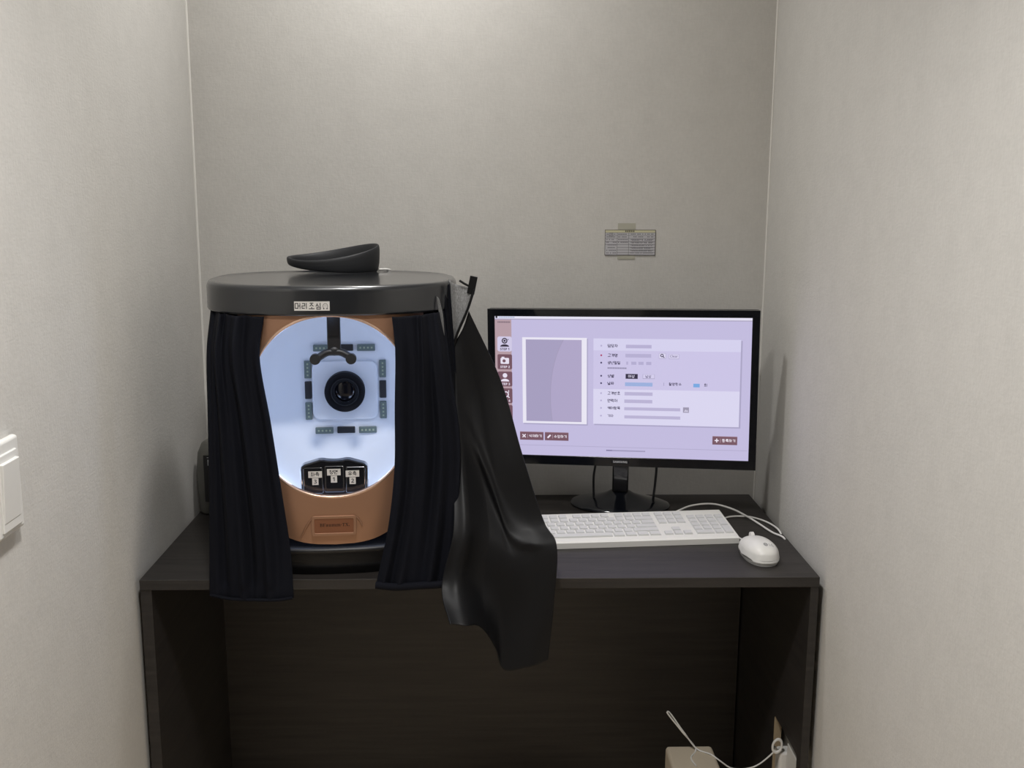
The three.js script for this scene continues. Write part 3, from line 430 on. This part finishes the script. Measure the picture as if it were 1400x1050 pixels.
// ---------------------------------------------------------------- mouse
{
  const ms = thing('mouse', 'white optical mouse on the front right desk corner', 'mouse', [0.516, H, -0.103], 4 * Math.PI / 180);
  const A = 0.0325, B = 0.057, top = (x, z, k = 1) => { const q = 1 - Math.abs(x / (A * k)) ** 2.3 - Math.abs(z / (B * k)) ** 2.5; return 0.008 + 0.029 * (q > 0 ? q ** 0.42 : 0) * (1 + 0.12 * Math.sin(z / B * 1.4)); };
  const disc = (k, y) => surface((u, v) => { const t = u * Math.PI * 2, [x, z] = sup(A * k, B * k, 2.4, t); return [x * v, y(x * v, z * v), z * v]; }, 64, 22, true);
  mesh('skirt', [surface((u, v) => { const t = u * Math.PI * 2, [x, z] = sup(A * (0.9 + 0.06 * v), B * (0.94 + 0.05 * v), 2.4, t); return [x, 0.0005 + 0.012 * v, z]; }, 64, 4, true), disc(0.9, () => 0.0005)], M.greyPlastic, ms);
  mesh('shell', [disc(1, (x, z) => top(x, z)), surface((u, v) => { const t = u * Math.PI * 2, [x, z] = sup(A * (1 - 0.05 * v), B * (1 - 0.04 * v), 2.4, t); return [x, 0.008 - 0.004 * v, z]; }, 64, 2)], M.whitePlastic, ms);
  mesh('wheel', new THREE.CylinderGeometry(0.009, 0.009, 0.006, 24).rotateZ(Math.PI / 2).translate(0, 0.026, -0.042), M.whitePlastic, ms);
  mesh('button_gap', tube([[0, top(0, -0.054) + 0.0002, -0.054], [0, top(0, -0.045), -0.045], [0, top(0, -0.03), -0.03], [0, top(0, -0.015), -0.015]], 0.0005, 20, 6), M.greyPlastic, ms);
  const tex = canvasTex(256, 128, (g, W, Hh) => { g.fillStyle = '#dcdbd8'; g.fillRect(0, 0, W, Hh); g.fillStyle = '#8d8d8d'; g.beginPath(); g.arc(60, 64, 44, 0, 7); g.fill(); g.fillStyle = '#dcdbd8'; g.fillRect(58, 34, 6, 50); g.fillRect(58, 78, 24, 6); g.fillStyle = '#8d8d8d'; g.font = 'bold 84px sans-serif'; g.fillText('LG', 122, 94); });
  mesh('maker_lettering', surface((u, v) => { const x = -0.004 + 0.023 * u, z = 0.04 - 0.016 * v; return [x, top(x, z) + 0.0003, z]; }, 10, 6, true), std(1, 1, 1, 0.4, { map: tex }), ms);
  mesh('cable', tube([[0, 0.012, -0.054], [-0.003, 0.008, -0.07], [-0.006, 0.004, -0.1], [-0.005, 0.003, -0.15], [-0.003, 0.003, -0.198], [0.006, 0.003, -0.228], [0.026, 0.003, -0.236], [0.055, 0.003, -0.232], [0.075, 0.003, -0.21], [0.088, 0.003, -0.17], [0.0885, 0.002, -0.13], [0.093, -0.012, -0.122]], 0.0019, 90, 8), M.cord, ms).userData.label = 'white mouse cable';
}

// ---------------------------------------------------------------- notice on the wall, light switch
{
  const n = thing('wall_notice', 'small printed table notice taped to the back wall', 'notice', [0.3165, 1.303, ZB]);
  const tex = canvasTex(880, 440, (g) => {
    g.fillStyle = '#b9b8bc'; g.fillRect(0, 0, 880, 440); g.fillStyle = '#c8c4a2'; g.fillRect(0, 0, 880, 52); g.fillStyle = '#5c584a'; for (let i = 0; i < 5; i++) g.fillRect(350 + i * 34, 14, 24, 26);
    g.strokeStyle = '#4f4d4e'; g.lineWidth = 10; g.strokeRect(4, 4, 872, 432); g.lineWidth = 5;
    for (const y of [52, 100, 150, 205, 255, 305, 350, 395]) { g.beginPath(); g.moveTo(y > 260 ? 215 : 0, y); g.lineTo(880, y); g.stroke(); } for (const x of [215, 415]) { g.beginPath(); g.moveTo(x, 52); g.lineTo(x, 440); g.stroke(); }
    g.fillStyle = '#6c6a70'; for (const [x0, x1, y0, n2] of [[30, 190, 70, 8], [230, 400, 70, 4], [450, 840, 68, 8], [470, 820, 170, 5]]) for (let k = 0; k < n2; k++) for (let x = x0; x < x1; x += 22) if (rnd() > 0.25) g.fillRect(x, y0 + k * 46, 15, 16);
    g.strokeRect(80, 62, 60, 46);
  });
  mesh('paper', new THREE.BoxGeometry(0.1095, 0.0548, 0.0008).translate(0, 0, 0.0012), [M.sticker, M.sticker, M.sticker, M.sticker, std(1, 1, 1, 0.5, { map: tex }), M.sticker], n);
  const tape = std(0.42, 0.41, 0.34, 0.35);
  mesh('tape', box(0.038, 0.013, 0.0003, -0.008, 0.0345, 0.0008), tape, n); mesh('tape', box(0.038, 0.009, 0.0003, -0.008, -0.0315, 0.0008), tape, n);

  const s = thing('light_switch', 'white rocker light switch on the left wall', 'switch', [XL, 1.04, 0.451]);
  mesh('plate', rbox(0.011, 0.124, 0.072, 0.005, 0.0055, 0, 0, 4), M.whitePlastic, s);
  mesh('inner_frame', rbox(0.004, 0.1, 0.052, 0.0018, 0.0115, -0.004, 0.002), M.whitePlastic, s);
  const r = mesh('rocker', rbox(0.009, 0.078, 0.046, 0.0015), M.whitePlastic, s); r.position.set(0.0115, -0.003, 0.003); r.rotation.z = -0.05;
}

// ---------------------------------------------------------------- under the desk
{
  const bx = thing('plastic_box', 'beige plastic box on the floor under the desk', 'box', [0.4125, 0, -0.092]);
  mesh('body', rbox(0.094, 0.32, 0.156, 0.008, 0, 0.16, 0, 4), M.beige, bx);
  const cord = thing('power_cord', 'thin white cord looping from the beige box to the outlet', 'cord');
  mesh('wire', tube([[0.412, 0.3215, -0.09], [0.408, 0.3215, -0.12], [0.423, 0.3225, -0.15], [0.392, 0.363, -0.152], [0.363, 0.4035, -0.15], [0.3665, 0.4025, -0.152], [0.397, 0.36, -0.152], [0.426, 0.3235, -0.148], [0.45, 0.322, -0.13], [0.467, 0.313, -0.12], [0.49, 0.298, -0.12], [0.53, 0.307, -0.11], [0.5655, 0.336, -0.11], [0.57, 0.342, -0.11]], 0.0015, 140, 8), M.cord, cord);
  mesh('loop', new THREE.TorusGeometry(0.011, 0.0026, 10, 32).scale(0.8, 1.25, 1).rotateZ(-0.2).translate(0.5735, 0.351, -0.11), M.cord, cord);
  const o = thing('wall_outlet', 'white wall outlet showing through the desk cutout', 'outlet', [XR, 0.3, -0.072]);
  mesh('cover_plate', rbox(0.02, 0.12, 0.075, 0.004, -0.01, 0, 0), M.whitePlastic, o);
  const pl = mesh('plug', [rbox(0.03, 0.06, 0.03, 0.006, -0.018, 0.005, -0.055)], M.cord, o); pl.userData.label = 'white plug';
  mesh('plug_lead', tube([[-0.03, 0.03, -0.055], [-0.036, 0.036, -0.05], [-0.043, 0.045, -0.045]], 0.0026, 20, 8), M.cord, o);
}
renderer.render(scene, camera);
